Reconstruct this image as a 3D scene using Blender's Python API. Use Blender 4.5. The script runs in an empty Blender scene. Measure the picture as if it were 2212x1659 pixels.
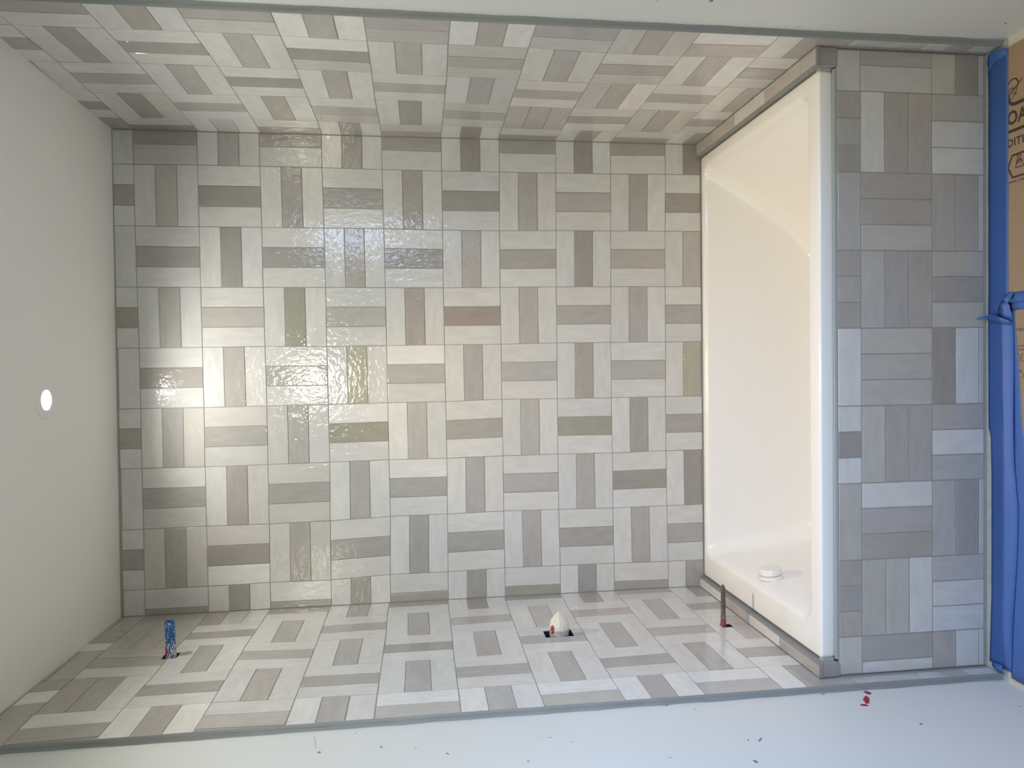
import bpy, bmesh, math, random
from mathutils import Vector, Matrix
random.seed(7)
S = bpy.context.scene
COL = S.collection
Z0 = 2.398            # measured heights are taken from the first course line under the ceiling; floor is Z0 lower
def V(x, y, z): return Vector((x, y, z + Z0))

# ------------------------------------------------------------------ camera
UP = Vector((0.0136, 0.1267, 0.9919)).normalized()
FW = Vector((-0.0202, 0.9918, -0.1264)); FW = (FW - UP * FW.dot(UP)).normalized()
RT = FW.cross(UP)
cd = bpy.data.cameras.new('camera'); cam = bpy.data.objects.new('camera', cd); COL.objects.link(cam)
cd.sensor_width = 36.0; cd.lens = 36.0 * 1566.34 / 2212.0; cd.clip_start = 0.02
M = Matrix.Identity(4)
for r in range(3):                                    # the phone was held on its side: picture left is up
    M[r][0] = -UP[r]; M[r][1] = RT[r]; M[r][2] = -FW[r]
M.translation = V(0.0093, -2.5318, -0.9143)
cam.matrix_world = M
S.camera = cam

# ------------------------------------------------------------------ light and exposure
S.view_settings.view_transform = 'Standard'; S.view_settings.look = 'None'
S.view_settings.gamma = 1.0; S.view_settings.use_curve_mapping = False
S.view_settings.exposure = 0.0
try: S.cycles.use_denoising = True
except Exception: pass
S.cycles.max_bounces = 10; S.cycles.diffuse_bounces = 7; S.cycles.glossy_bounces = 4
S.cycles.caustics_reflective = False; S.cycles.caustics_refractive = False
SKY = 15.5
W = bpy.data.worlds.new('sky'); S.world = W; W.use_nodes = True
nt = W.node_tree; nt.nodes.clear()
def N(t, ty, **kw):
    n = t.nodes.new(ty)
    for k, v in kw.items(): setattr(n, k, v)
    return n
wo = N(nt, 'ShaderNodeOutputWorld'); bg = N(nt, 'ShaderNodeBackground')
tc = N(nt, 'ShaderNodeTexCoord'); sx = N(nt, 'ShaderNodeSeparateXYZ'); cr = N(nt, 'ShaderNodeValToRGB')
nt.links.new(tc.outputs['Generated'], sx.inputs[0]); nt.links.new(sx.outputs['Z'], cr.inputs[0])
e = cr.color_ramp.elements
e[0].position = 0.0;  e[0].color = (0.10, 0.11, 0.11, 1)
e[1].position = 0.55; e[1].color = (0.30, 0.51, 1.0, 1)
el = cr.color_ramp.elements.new(0.04); el.color = (0.54, 0.68, 0.98, 1)
nt.links.new(cr.outputs[0], bg.inputs[0]); bg.inputs[1].default_value = SKY
nt.links.new(bg.outputs[0], wo.inputs[0])

WIN = (-3.25, -1.60, -1.30, -0.15)                    # window opening in the right wall: y0, y1, z0, z1
def light(name, kind, loc, energy, color, **kw):
    d = bpy.data.lights.new(name, kind); o = bpy.data.objects.new(name, d); COL.objects.link(o)
    o.location = loc; d.energy = energy; d.color = color
    for k, v in kw.items(): setattr(d, k, v)
    return o
pt = light('window_daylight', 'AREA', V(0.93, (WIN[0] + WIN[1]) / 2, (WIN[2] + WIN[3]) / 2), 1.0, (1, 1, 1), shape='RECTANGLE')
pt.data.size = WIN[3] - WIN[2]; pt.data.size_y = WIN[1] - WIN[0]
pt.rotation_euler = (0, math.radians(90), 0)          # faces -x, into the room
pt.data.cycles.is_portal = True
WARM = (1.0, 0.72, 0.36)
LAMP = V(-0.056, -0.455, 0.074)
sp = light('shower_lamp_beam', 'SPOT', LAMP + Vector((0, 0, -0.006)), 64.0, WARM, spot_size=math.radians(71), spot_blend=1.0, shadow_soft_size=0.014)
sp2 = light('shower_lamp_spill', 'SPOT', LAMP + Vector((0, 0, -0.006)), 17.0, (1.0, 0.99, 0.95), spot_size=math.radians(164), spot_blend=0.5, shadow_soft_size=0.014)

sp3 = light('room_lamp', 'SPOT', V(-0.05, -3.0, -0.13), 47.0, (1.0, 0.98, 0.74), spot_size=math.radians(176), spot_blend=0.12, shadow_soft_size=0.17)

# ------------------------------------------------------------------ materials
def srgb(r, g, b):
    f = lambda c: (c / 255 / 12.92) if c <= 10 else ((c / 255 + 0.055) / 1.055) ** 2.4
    return (f(r), f(g), f(b), 1.0)
def mat(name, color=(0.5, 0.5, 0.5, 1), rough=0.5, bump=None, mottle=None, metal=0.0, coat=0.0):
    m = bpy.data.materials.new(name); m.use_nodes = True
    t = m.node_tree; b = t.nodes['Principled BSDF']
    b.inputs['Base Color'].default_value = color; b.inputs['Roughness'].default_value = rough
    b.inputs['Metallic'].default_value = metal
    if coat: b.inputs['Coat Weight'].default_value = coat
    tc = N(t, 'ShaderNodeTexCoord')
    if mottle:
        sc, amt = mottle
        n = N(t, 'ShaderNodeTexNoise'); n.inputs['Scale'].default_value = sc; n.inputs['Detail'].default_value = 5
        t.links.new(tc.outputs['Object'], n.inputs['Vector'])
        mr = N(t, 'ShaderNodeMapRange'); mr.inputs[1].default_value = 0.25; mr.inputs[2].default_value = 0.75
        mr.inputs[3].default_value = 1 - amt; mr.inputs[4].default_value = 1 + amt
        t.links.new(n.outputs['Fac'], mr.inputs[0])
        mx = N(t, 'ShaderNodeVectorMath', operation='SCALE'); mx.inputs[0].default_value = color[:3]
        t.links.new(mr.outputs[0], mx.inputs['Scale']); t.links.new(mx.outputs[0], b.inputs['Base Color'])
    if bump:
        sc, st, dist = bump
        n = N(t, 'ShaderNodeTexNoise'); n.inputs['Scale'].default_value = sc; n.inputs['Detail'].default_value = 4
        t.links.new(tc.outputs['Object'], n.inputs['Vector'])
        bp = N(t, 'ShaderNodeBump'); bp.inputs['Strength'].default_value = st; bp.inputs['Distance'].default_value = dist
        t.links.new(n.outputs['Fac'], bp.inputs['Height']); t.links.new(bp.outputs[0], b.inputs['Normal'])
    return m

def glaze():
    m = bpy.data.materials.new('glazed_tile'); m.use_nodes = True
    t = m.node_tree; b = t.nodes['Principled BSDF']; L = t.links.new
    oi = N(t, 'ShaderNodeObjectInfo'); tc = N(t, 'ShaderNodeTexCoord')
    sh = N(t, 'ShaderNodeMath', operation='MULTIPLY'); sh.inputs[1].default_value = 37.0; L(oi.outputs['Random'], sh.inputs[0])
    mp = N(t, 'ShaderNodeMapping'); mp.inputs['Scale'].default_value = (1, 3.0, 1); L(tc.outputs['Object'], mp.inputs[0])
    ad = N(t, 'ShaderNodeVectorMath', operation='ADD'); L(mp.outputs[0], ad.inputs[0]); L(sh.outputs[0], ad.inputs[1])
    # faint brushy clouding of the glaze
    n1 = N(t, 'ShaderNodeTexNoise'); n1.inputs['Scale'].default_value = 14; n1.inputs['Detail'].default_value = 6; n1.inputs['Distortion'].default_value = 0.6
    L(ad.outputs[0], n1.inputs['Vector'])
    mr = N(t, 'ShaderNodeMapRange'); mr.inputs[1].default_value = 0.3; mr.inputs[2].default_value = 0.7; mr.inputs[3].default_value = 0.93; mr.inputs[4].default_value = 1.05
    L(n1.outputs['Fac'], mr.inputs[0])
    mx = N(t, 'ShaderNodeVectorMath', operation='SCALE'); L(oi.outputs['Color'], mx.inputs[0]); L(mr.outputs[0], mx.inputs['Scale'])
    L(mx.outputs[0], b.inputs['Base Color'])
    b.inputs['Roughness'].default_value = 0.5; b.inputs['Specular IOR Level'].default_value = 0.15
    b.inputs['Coat Weight'].default_value = 1.0; b.inputs['Coat Roughness'].default_value = 0.05; b.inputs['Coat IOR'].default_value = 1.5
    # ripples of the hand-made glaze, soft in the body and clear in the gloss
    mp2 = N(t, 'ShaderNodeMapping'); mp2.inputs['Scale'].default_value = (1, 1.7, 1); L(tc.outputs['Object'], mp2.inputs[0])
    ad2 = N(t, 'ShaderNodeVectorMath', operation='ADD'); L(mp2.outputs[0], ad2.inputs[0]); L(sh.outputs[0], ad2.inputs[1])
    n2 = N(t, 'ShaderNodeTexNoise'); n2.inputs['Scale'].default_value = 42; n2.inputs['Detail'].default_value = 2.5; n2.inputs['Distortion'].default_value = 0.7
    L(ad2.outputs[0], n2.inputs['Vector'])
    bp = N(t, 'ShaderNodeBump'); bp.inputs['Strength'].default_value = 0.42; bp.inputs['Distance'].default_value = 0.0022
    L(n2.outputs['Fac'], bp.inputs['Height']); L(bp.outputs[0], b.inputs['Coat Normal'])
    bq = N(t, 'ShaderNodeBump'); bq.inputs['Strength'].default_value = 0.10; bq.inputs['Distance'].default_value = 0.002
    L(n2.outputs['Fac'], bq.inputs['Height']); L(bq.outputs[0], b.inputs['Normal'])
    return m
M_TILE = glaze()
M_GROUT = mat('grout', srgb(160, 156, 149), 0.9, mottle=(60, 0.06))
M_TRIM = mat('grey_trim', srgb(138, 140, 137), 0.55, bump=(30, 0.15, 0.004), mottle=(9, 0.06))
M_PAINT = mat('wall_paint', srgb(214, 214, 208), 0.6, bump=(420, 0.06, 0.001), mottle=(2.2, 0.015))
M_CEIL = mat('ceiling_paint', srgb(234, 234, 227), 0.75, bump=(380, 0.05, 0.001))
M_TUB = mat('tub_enamel', srgb(238, 235, 230), 0.16, coat=0.3)
M_HOLESHADE = mat('hole_shade', srgb(28, 26, 25), 0.9)  # shade inside the pipe openings, put in as a near-black colour
M_CAULK = mat('caulk', srgb(168, 172, 168), 0.5)

PAL = {'a': (219, 216, 210), 'b': (207, 204, 198), 'c': (193, 189, 182), 'm': (182, 177, 169), 'p': (181, 173, 167),
       'n': (173, 167, 160), 'd': (166, 160, 152), 'e': (156, 150, 142), 'u': (157, 147, 137), 'g': (177, 172, 153), 'h': (161, 156, 141)}

# ------------------------------------------------------------------ helpers
def link(name, me, m=None, parent=None):
    o = bpy.data.objects.new(name, me); COL.objects.link(o)
    if m is not None and not me.materials:
        for k in (m if isinstance(m, (list, tuple)) else [m]): me.materials.append(k)
    if parent is not None: o.parent = parent
    return o
def pym(name, verts, faces, m=None, parent=None, smooth=False, mi=None):
    me = bpy.data.meshes.new(name); me.from_pydata([tuple(v) for v in verts], [], faces); me.update()
    bm = bmesh.new(); bm.from_mesh(me); bmesh.ops.recalc_face_normals(bm, faces=bm.faces); bm.to_mesh(me); bm.free()
    if smooth:
        for p in me.polygons: p.use_smooth = True
    o = link(name, me, m, parent)
    if mi:
        for p, k in zip(me.polygons, mi): p.material_index = k
    return o
def boxes(name, bl, m, parent=None, bevel=0.0, mi=None):
    """one mesh of several boxes (x0,x1,y0,y1,z0,z1 in measured coordinates)"""
    bm = bmesh.new()
    for q, (x0, x1, y0, y1, z0, z1) in enumerate(bl):
        vs = [bm.verts.new(V(x, y, z)) for x in (x0, x1) for y in (y0, y1) for z in (z0, z1)]
        fs = [bm.faces.new([vs[i] for i in f]) for f in ((0, 1, 3, 2), (4, 6, 7, 5), (0, 4, 5, 1), (2, 3, 7, 6), (0, 2, 6, 4), (1, 5, 7, 3))]
        for f_ in fs: f_.material_index = (mi[q] if mi else 0)
    bmesh.ops.recalc_face_normals(bm, faces=bm.faces)
    if bevel: bmesh.ops.bevel(bm, geom=bm.edges[:], offset=bevel, segments=2, affect='EDGES')
    me = bpy.data.meshes.new(name); bm.to_mesh(me); bm.free()
    return link(name, me, m, parent)
def lathe(name, prof, origin, axis, m, parent=None, n=32, rad=None, smooth=True, cap=True):
    """profile (distance along axis, radius); rad(theta, i) scales the radius"""
    ax = Vector(axis).normalized(); a = ax.orthogonal().normalized(); b = ax.cross(a)
    vs, fs = [], []
    for i, (h, r) in enumerate(prof):
        for k in range(n):
            th = 2 * math.pi * k / n; q = r * (rad(th, i) if rad else 1)
            vs.append(Vector(origin) + ax * h + (a * math.cos(th) + b * math.sin(th)) * q)
    for i in range(len(prof) - 1):
        for k in range(n):
            fs.append((i * n + k, i * n + (k + 1) % n, (i + 1) * n + (k + 1) % n, (i + 1) * n + k))
    if cap:
        fs.append(tuple(range(n))[::-1]); fs.append(tuple((len(prof) - 1) * n + k for k in range(n)))
    o = pym(name, vs, fs, m, parent, smooth)
    if smooth: sharp(o)
    return o
def sharp(o, ang=35):
    me = o.data
    bm = bmesh.new(); bm.from_mesh(me)
    for e_ in bm.edges:
        if len(e_.link_faces) == 2 and e_.calc_face_angle(0) > math.radians(ang): e_.smooth = False
    bm.to_mesh(me); bm.free()
def tag(o, label, cat, group=None):
    o['label'] = label; o['category'] = cat
    if group: o['group'] = group
    return o
def struct(o, label=None):
    o['kind'] = 'structure'
    if label: o['label'] = label
    return o
def empty(name, loc):
    o = bpy.data.objects.new(name, None); COL.objects.link(o); o.location = loc; o.empty_display_size = 0.05
    return o
def cut(o, lo, hi, dark=None):
    """a rectangular hole through a wall or tile"""
    me = bpy.data.meshes.new('hole'); bm = bmesh.new()
    vs = [bm.verts.new(V(x, y, z)) for x in (lo[0], hi[0]) for y in (lo[1], hi[1]) for z in (lo[2], hi[2])]
    for f in ((0, 1, 3, 2), (4, 6, 7, 5), (0, 4, 5, 1), (2, 3, 7, 6), (0, 2, 6, 4), (1, 5, 7, 3)): bm.faces.new([vs[i] for i in f])
    bmesh.ops.recalc_face_normals(bm, faces=bm.faces); bm.to_mesh(me); bm.free()
    c = bpy.data.objects.new('hole', me); COL.objects.link(c)
    md = o.modifiers.new('b', 'BOOLEAN'); md.object = c; md.operation = 'DIFFERENCE'; md.solver = 'EXACT'
    dg = bpy.context.evaluated_depsgraph_get(); dg.update()
    nm = bpy.data.meshes.new_from_object(o.evaluated_get(dg))
    o.modifiers.remove(md); old = o.data; o.data = nm; nm.name = old.name
    bpy.data.objects.remove(c); bpy.data.meshes.remove(me)
    if dark is not None:
        mw = o.matrix_world
        for p in nm.polygons:
            q = mw @ p.center
            if all(lo[k] - 1e-4 <= (q[k] - (Z0 if k == 2 else 0)) <= hi[k] + 1e-4 for k in range(3)) and q[0] < hi[0] - 0.004: p.material_index = dark

# ------------------------------------------------------------------ tiles
def make_tile(parent, pts, nrm, shade, long_first=True, jit=0.0004, lip=0.0003):
    """pts: four corners on the wall plane, in order around the tile, pts[0]->pts[1] along its length"""
    c = sum(pts, Vector()) / 4
    ax = ((pts[1] - pts[0]) + (pts[2] - pts[3])).normalized(); nz = Vector(nrm); ay = nz.cross(ax)
    loc = [((p - c).dot(ax), (p - c).dot(ay)) for p in pts]
    out = []
    for i in range(4):
        p, q, pv = loc[i], loc[(i + 1) % 4], loc[i - 1]
        def toward(a, b, d):
            l = math.hypot(b[0] - a[0], b[1] - a[1]); return (a[0] + (b[0] - a[0]) * d / l, a[1] + (b[1] - a[1]) * d / l)
        ch = random.uniform(0.0006, 0.0022)
        out.append(toward(p, pv, ch)); out.append(toward(p, q, ch))
        l = math.hypot(q[0] - p[0], q[1] - p[1])
        if l > 0.12:
            for f in (0.35, 0.68):
                out.append((p[0] + (q[0] - p[0]) * f, p[1] + (q[1] - p[1]) * f))
    out = [(x + random.uniform(-jit, jit), y + random.uniform(-jit, jit)) for x, y in out]
    n = len(out)
    tx, ty, tz = random.uniform(-lip, lip), random.uniform(-lip, lip), random.uniform(-lip, lip)
    hx = max(abs(l[0]) for l in loc) or 1; hy = max(abs(l[1]) for l in loc) or 1
    ins = []
    for x, y in out:
        l = 1.0
        ins.append((x - math.copysign(min(0.0009, abs(x)), x) * (abs(x) > hx - 0.004), y - math.copysign(min(0.0009, abs(y)), y) * (abs(y) > hy - 0.004)))
    vs = [(x, y, -0.0022) for x, y in out] + [(x, y, -0.0005 + tz + tx * x / hx + ty * y / hy) for x, y in out] + \
         [(x, y, tz + tx * x / hx + ty * y / hy) for x, y in ins]
    fs = [(i, (i + 1) % n, n + (i + 1) % n, n + i) for i in range(n)] + [(n + i, n + (i + 1) % n, 2 * n + (i + 1) % n, 2 * n + i) for i in range(n)] + [tuple(2 * n + i for i in range(n)), tuple(range(n))[::-1]]
    me = bpy.data.meshes.new('tile'); me.from_pydata(vs, [], fs); me.update()
    o = link('tile', me, M_TILE, parent)
    R = Matrix.Identity(4)
    for r in range(3): R[r][0] = ax[r]; R[r][1] = ay[r]; R[r][2] = nz[r]
    R.translation = c
    o.matrix_world = R
    k = PAL[shade]; v = random.uniform(-3.5, 3.5); w = random.uniform(-1.5, 1.5)
    o.color = srgb(k[0] + v + w, k[1] + v, k[2] + v - w)
    return o

def tile_field(parent, to3d, nrm, ul, vl, urange, vrange, codes, off, JT=0.0012):
    """basketweave: blocks of three tiles between the lines ul and vl, clipped to a range of the wall"""
    def offset(i, k):
        if not off: return (0, 0)
        if (i, k) in off: return off[(i, k)]
        b = min(off, key=lambda q: (q[0] - i) ** 2 + (q[1] - k) ** 2 * 1.5); return off[b]
    tiles = []
    for ci in range(len(ul) - 1):
        for ri in range(len(vl) - 1):
            s = codes[ri][ci]
            U0, U1, V0, V1 = ul[ci], ul[ci + 1], vl[ri], vl[ri + 1]
            # corner (i,k): line indices used by the offset table
            oc = [[offset(ci - 1 + a, LK(ri + b)) for b in (0, 1)] for a in (0, 1)]
            horiz = (ci + PK(ri)) % 2 == 1
            for t in range(3):
                ch = s[t]
                if ch in '.?': ch = 'n' if t == 1 else 'b'
                if horiz: a0, a1, b0, b1 = 0.0, 1.0, t / 3, (t + 1) / 3
                else: a0, a1, b0, b1 = t / 3, (t + 1) / 3, 0.0, 1.0
                P = []
                g = JT
                for (a, b, sa, sb) in ((a0, b0, 1, 1), (a1, b0, -1, 1), (a1, b1, -1, -1), (a0, b1, 1, -1)):
                    du = sum(oc[i][j][0] * (a if i else 1 - a) * (b if j else 1 - b) for i in (0, 1) for j in (0, 1)) / 1000
                    dv = sum(oc[i][j][1] * (a if i else 1 - a) * (b if j else 1 - b) for i in (0, 1) for j in (0, 1)) / 1000
                    u = U0 + (U1 - U0) * a + du + sa * g; v = V0 + (V1 - V0) * b + dv + sb * g
                    P.append((min(max(u, urange[0]), urange[1]), min(max(v, vrange[0]), vrange[1])))
                su = max(p[0] for p in P) - min(p[0] for p in P); sv = max(p[1] for p in P) - min(p[1] for p in P)
                if su < 0.005 or sv < 0.005: continue
                if min(math.hypot(P[q][0] - P[q - 1][0], P[q][1] - P[q - 1][1]) for q in range(4)) < 0.0045: continue
                if su < sv: P = P[1:] + P[:1]
                pts = [to3d(*p) for p in P]
                if (pts[1] - pts[0]).cross(pts[3] - pts[0]).dot(Vector(nrm)) < 0: pts = [pts[1], pts[0], pts[3], pts[2]]
                tiles.append(make_tile(parent, pts, nrm, ch))
    return tiles

B = 0.2
XL, XR = -0.7939, 0.8130                 # finished tile faces of the two side walls
PL, PR = -0.809, 0.828                   # painted faces in front of the alcove
YE = -0.845                              # where the side tiling ends
FL = -2.398                              # floor
def ceil_z(x, y):
    t = min(max(-y, 0), 1.0); return 0.076 - (x / 0.8) * (0.004 + 0.017 * t)

# ------------------------------------------------------------------ room shell
ys = [0.12, 0.0, -0.25, -0.5, -0.75, -1.0, -6.6]; xs = [-0.95, -0.4, 0.0, 0.4, 0.97]
vs = [V(x, y, ceil_z(x, y)) for y in ys for x in xs] + [V(x, y, 0.25) for y in (0.12, -6.6) for x in (-0.95, 0.97)]
nx = len(xs); fs = [(j * nx + i, j * nx + i + 1, (j + 1) * nx + i + 1, (j + 1) * nx + i) for j in range(len(ys) - 1) for i in range(nx - 1)]
b0 = len(ys) * nx; last = (len(ys) - 1) * nx
fs += [(b0, b0 + 1, b0 + 3, b0 + 2), tuple([b0] + list(range(0, nx)) + [b0 + 1]), tuple([b0 + 2] + list(range(last, last + nx)) + [b0 + 3]),
       tuple([b0] + [j * nx for j in range(len(ys))] + [b0 + 2]), tuple([b0 + 1] + [j * nx + nx - 1 for j in range(len(ys))] + [b0 + 3])]
CEIL = struct(pym('ceiling', vs, fs, M_CEIL, smooth=False), 'plain off-white ceiling above the tub alcove')
def slab_floor():
    m = mat('thinset_floor', srgb(190, 190, 178), 0.85, bump=(55, 0.4, 0.004), mottle=(40, 0.10))
    return boxes('floor', [(-0.95, 0.97, -6.6, 0.12, FL - 0.15, FL)], m)
FLOOR = struct(slab_floor(), 'bare pale concrete floor showing beside the tape')
GP = 0.0015                              # grout lies this far behind the tile faces
WB = struct(boxes('wall_back', [(-0.95, 0.97, GP, 0.12, FL, 0.10)], M_GROUT), 'tiled rear wall of the tub alcove, grey and white basketweave')
lw = [(-0.96, 0.0013), (-0.96, -6.6), (PL, -6.6), (PL, YE + 0.006), (XL - GP, YE + 0.006), (XL - GP, 0.0013)]
WL = pym('wall_left', [V(x, y, FL) for x, y in lw] + [V(x, y, 0.115) for x, y in lw],
         [(0, 1, 2, 3), (0, 3, 4, 5), (6, 9, 8, 7), (6, 11, 10, 9)] + [(i, (i + 1) % 6, 6 + (i + 1) % 6, 6 + i) for i in range(6)], [M_GROUT, M_PAINT, M_HOLESHADE])
for p in WL.data.polygons:
    if abs(p.center.x - PL) < 1e-4: p.material_index = 1
struct(WL, 'left wall with tiled shower end and bluish painted strip')
y0, y1, z0, z1 = WIN
WR = boxes('wall_right', [(XR + GP, 0.98, YE + 0.006, GP, FL, 0.115), (PR, 0.98, y1, YE + 0.006, FL, 0.115), (PR, 0.98, -6.6, y0, FL, 0.115),
                          (PR, 0.98, y0, y1, FL, z0), (PR, 0.98, y0, y1, z1, 0.115)], [M_GROUT, M_PAINT], mi=[0, 1, 1, 1, 1])
struct(WR, 'right wall with tiled alcove end and plain painted strip')
struct(boxes('wall_front', [(-0.95, 0.97, -6.75, -6.6, FL, 0.115)], M_PAINT), 'painted wall at the far end of the room behind the camera')
M_FRAME = mat('window_frame_white', srgb(225, 225, 222), 0.4)
fw = 0.045
WN = struct(boxes('window_1', [(0.90, 0.95, y0, y0 + fw, z0, z1), (0.90, 0.95, y1 - fw, y1, z0, z1), (0.90, 0.95, y0 + fw, y1 - fw, z0, z0 + fw), (0.90, 0.95, y0 + fw, y1 - fw, z1 - fw, z1)], M_FRAME), 'white framed window in the right wall beside the camera')
# the pane clear
M_GLASS = bpy.data.materials.new('pane_glass'); M_GLASS.use_nodes = True
gt = M_GLASS.node_tree; gt.nodes.clear(); go = N(gt, 'ShaderNodeOutputMaterial'); gtr = N(gt, 'ShaderNodeBsdfTransparent'); ggl = N(gt, 'ShaderNodeBsdfGlossy'); gmx = N(gt, 'ShaderNodeMixShader')
gmx.inputs[0].default_value = 0.06; ggl.inputs['Roughness'].default_value = 0.02
gt.links.new(gtr.outputs[0], gmx.inputs[1]); gt.links.new(ggl.outputs[0], gmx.inputs[2]); gt.links.new(gmx.outputs[0], go.inputs[0])
boxes('pane', [(0.922, 0.926, y0 + fw, y1 - fw, z0 + fw, z1 - fw)], M_GLASS, WN)

# ------------------------------------------------------------------ tile layouts
OFFB = {(0,1):(-6,0),(1,1):(-5,-2),(2,1):(-5,-2),(3,1):(-2,-2),(4,1):(-1,0),(5,1):(2,1),(6,1):(3,0),(7,1):(3,0),(8,1):(2,-1),(9,1):(4,-4),(0,2):(-6,2),(1,2):(-4,2),(2,2):(-3,2),(3,2):(1,2),(4,2):(1,2),(5,2):(2,5),(6,2):(1,5),(7,2):(2,2),(8,2):(0,1),(9,2):(1,0),(0,3):(-4,3),(1,3):(-3,3),(2,3):(-2,3),(3,3):(3,3),(4,3):(3,4),(5,3):(2,4),(6,3):(0,3),(7,3):(0,1),(8,3):(-2,0),(9,3):(-1,-1),(0,4):(-2,4),(1,4):(-2,3),(2,4):(0,2),(3,4):(3,4),(4,4):(4,3),(5,4):(3,2),(6,4):(1,2),(7,4):(0,-1),(8,4):(-4,-1),(9,4):(-1,-1),(0,5):(-2,4),(1,5):(-1,4),(2,5):(2,3),(3,5):(5,2),(4,5):(5,0),(5,5):(4,0),(6,5):(1,-5),(7,5):(-1,-3),(8,5):(-4,-3),(9,5):(-3,-3),(0,6):(-2,2),(1,6):(-2,4),(2,6):(2,2),(3,6):(6,0),(4,6):(6,-3),(5,6):(5,-2),(6,6):(2,-5),(7,6):(-1,-6),(8,6):(-3,-4),(9,6):(-3,-7),(0,7):(-2,5),(1,7):(-1,3),(2,7):(2,4),(3,7):(4,1),(4,7):(7,-6),(5,7):(4,-7),(6,7):(2,-10),(7,7):(-1,-8),(8,7):(-2,-6),(9,7):(-2,-7),(0,8):(-3,6),(1,8):(-1,6),(2,8):(1,3),(3,8):(3,5),(4,8):(3,-4),(5,8):(3,-4),(6,8):(3,-8),(7,8):(2,-7),(8,8):(-1,-6),(9,8):(1,-3)}
OFFR = {(1,4):(0,-2),(2,4):(-2,-7),(3,4):(-2,-5),(4,4):(1,4),(5,4):(-2,4),(6,4):(-1,5),(7,4):(2,13),(0,3):(8,-2),(1,3):(6,-11),(2,3):(4,-11),(3,3):(3,-11),(4,3):(0,-7),(5,3):(2,-2),(6,3):(1,4),(7,3):(3,9),(8,3):(3,1),(0,2):(0,8),(1,2):(2,-2),(2,2):(3,-10),(3,2):(2,-12),(4,2):(-3,-10),(5,2):(2,-11),(6,2):(0,2),(7,2):(0,9),(8,2):(5,0),(0,1):(-3,16),(1,1):(0,2),(2,1):(3,-3),(3,1):(3,-9),(4,1):(0,3),(5,1):(1,2),(6,1):(1,8),(7,1):(4,14),(8,1):(10,7)}
OFFL = {(1,1):(-1,20),(2,1):(-2,11),(3,1):(-1,18),(4,1):(-3,9),(5,1):(0,3),(6,1):(-1,0),(2,2):(-6,-5),(3,2):(0,12),(4,2):(1,12),(5,2):(0,13),(6,2):(-1,6),(7,2):(-3,1),(1,3):(-2,-8),(2,3):(-4,-12),(3,3):(-1,4),(4,3):(-1,5),(5,3):(-2,5),(6,3):(-2,4),(7,3):(-4,8),(8,3):(-5,2),(0,3):(-9,-18),(1,4):(-6,-15),(2,4):(-2,-15),(3,4):(-2,-5),(4,4):(-2,2),(5,4):(-1,3),(6,4):(-2,3),(7,4):(-4,2),(8,4):(-2,-3)}
BACK = ['..b ?dc bnc ?dc bdb ?nb beb ?db beb ?db be.', 'bdb bmb beb bdb bdb bdb beb bnb bpb bnb beb',
        '..b bdb beb bdb bnb beb bnb bnb beb bnb bm.', 'bhb bnb bmb bhb bmb bdb bub bpb bnb bnb bnb',
        '..b bdb bnb bnb bgb amb bnb bmb bdb bmb bg.', 'bdb bnc cdc cnb ahb amb bdb bmb bhb bdb bdb',
        '..b bdc bdc cdc bnb anb bnb bnb bnb beb be.', 'bdb cdc cea cdc bdb bdb bdb bnb bdb bnb bnb',
        '..b bd. beb bd. bdb bd. bdb bh. bdb bd. bd.']
ulines = [-B + i * B for i in range(12)]                 # block lines downwards: u = -z
LK = lambda k: k; PK = lambda r: r
tile_field(WB, lambda u, v: V(-v, 0, -u), (0, -1, 0), ulines, [-0.9 + B * k for k in range(0, 10)],
           (-0.0695, 1.9335), (-XR + 0.002, -XL - 0.002), [r.split() for r in BACK], OFFB)
RIGHT = ['..b .db bdb .nc ana .nm ana .nc cnc .ap bn. ccc mmm', 'bdb bdb bdb bnb aec bmb cnc bnb bnc apa bnc nnn nnn', '..b bnb bnb beb bdb bnb bnc bnb cna bnb bn. nnn nnn',
         'beb bdb bnb bdb bnm beb cnc mnp bnb cnc bnb nnn nnn', '..d bd. bcb bd. bdb cd. beb bd. bdb bd. bd. nnn nnn']
ul13 = [-B + i * B for i in range(14)]
dR = [0.1238 + B * k for k in (4, 3, 2, 1, 0, -1)]        # depths of the lines, camera side first
LK = lambda k: 5 - k; PK = lambda r: 4 - r
OFFR.update({(i, 0): (0, 0) for i in range(-1, 13)}); OFFR.update({(i, 5): OFFR.get((i, 4), (0, 0)) for i in range(-1, 13)})
def split_side(tiles_args, ytop):
    pass
tile_field(WR, lambda u, v: V(XR, v, -u), (-1, 0, 0), ul13[:12], [-d for d in dR], (-0.068, 1.9185), (-0.8435, -0.001), [r.split() for r in RIGHT], OFFR)
# slim strip of side-wall tiles that carries on down to the floor in front of the apron
def strip(parent, x, nrm, zs, shades):
    for (za, zb), s in zip(zs, shades):
        pts = [V(x, -0.8435, za), V(x, -0.8435, zb), V(x, -0.8085, zb), V(x, -0.8085, za)]
        if (pts[1] - pts[0]).cross(pts[3] - pts[0]).dot(Vector(nrm)) < 0: pts = [pts[1], pts[0], pts[3], pts[2]]
        make_tile(parent, pts, nrm, s)
strip(WR, XR, (-1, 0, 0), [(-1.921, -1.997), (-1.999, -2.197), (-2.199, -2.262), (-2.264, -2.327), (-2.329, -2.392)], 'ncbmb')
LEFT = ['..m .nm dcb .db bnb .db beb .db bdb .pb bd. nnn nnn', 'mna mmm bdb bnb bdb bnb bnb bmb bpb bnb bdb nnn nnn', '..m mnb bnb bnb bnb beb bnb bnb bnb bnb bpb nnn nnn',
        'nan ndb bdb bnb bdb bnb bnb bnb bdb bnb bda nnn nnn', '..n ad. ana bm. anb am. ama am. ana am. an. nnn nnn']
LK = lambda k: k; PK = lambda r: r
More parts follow.
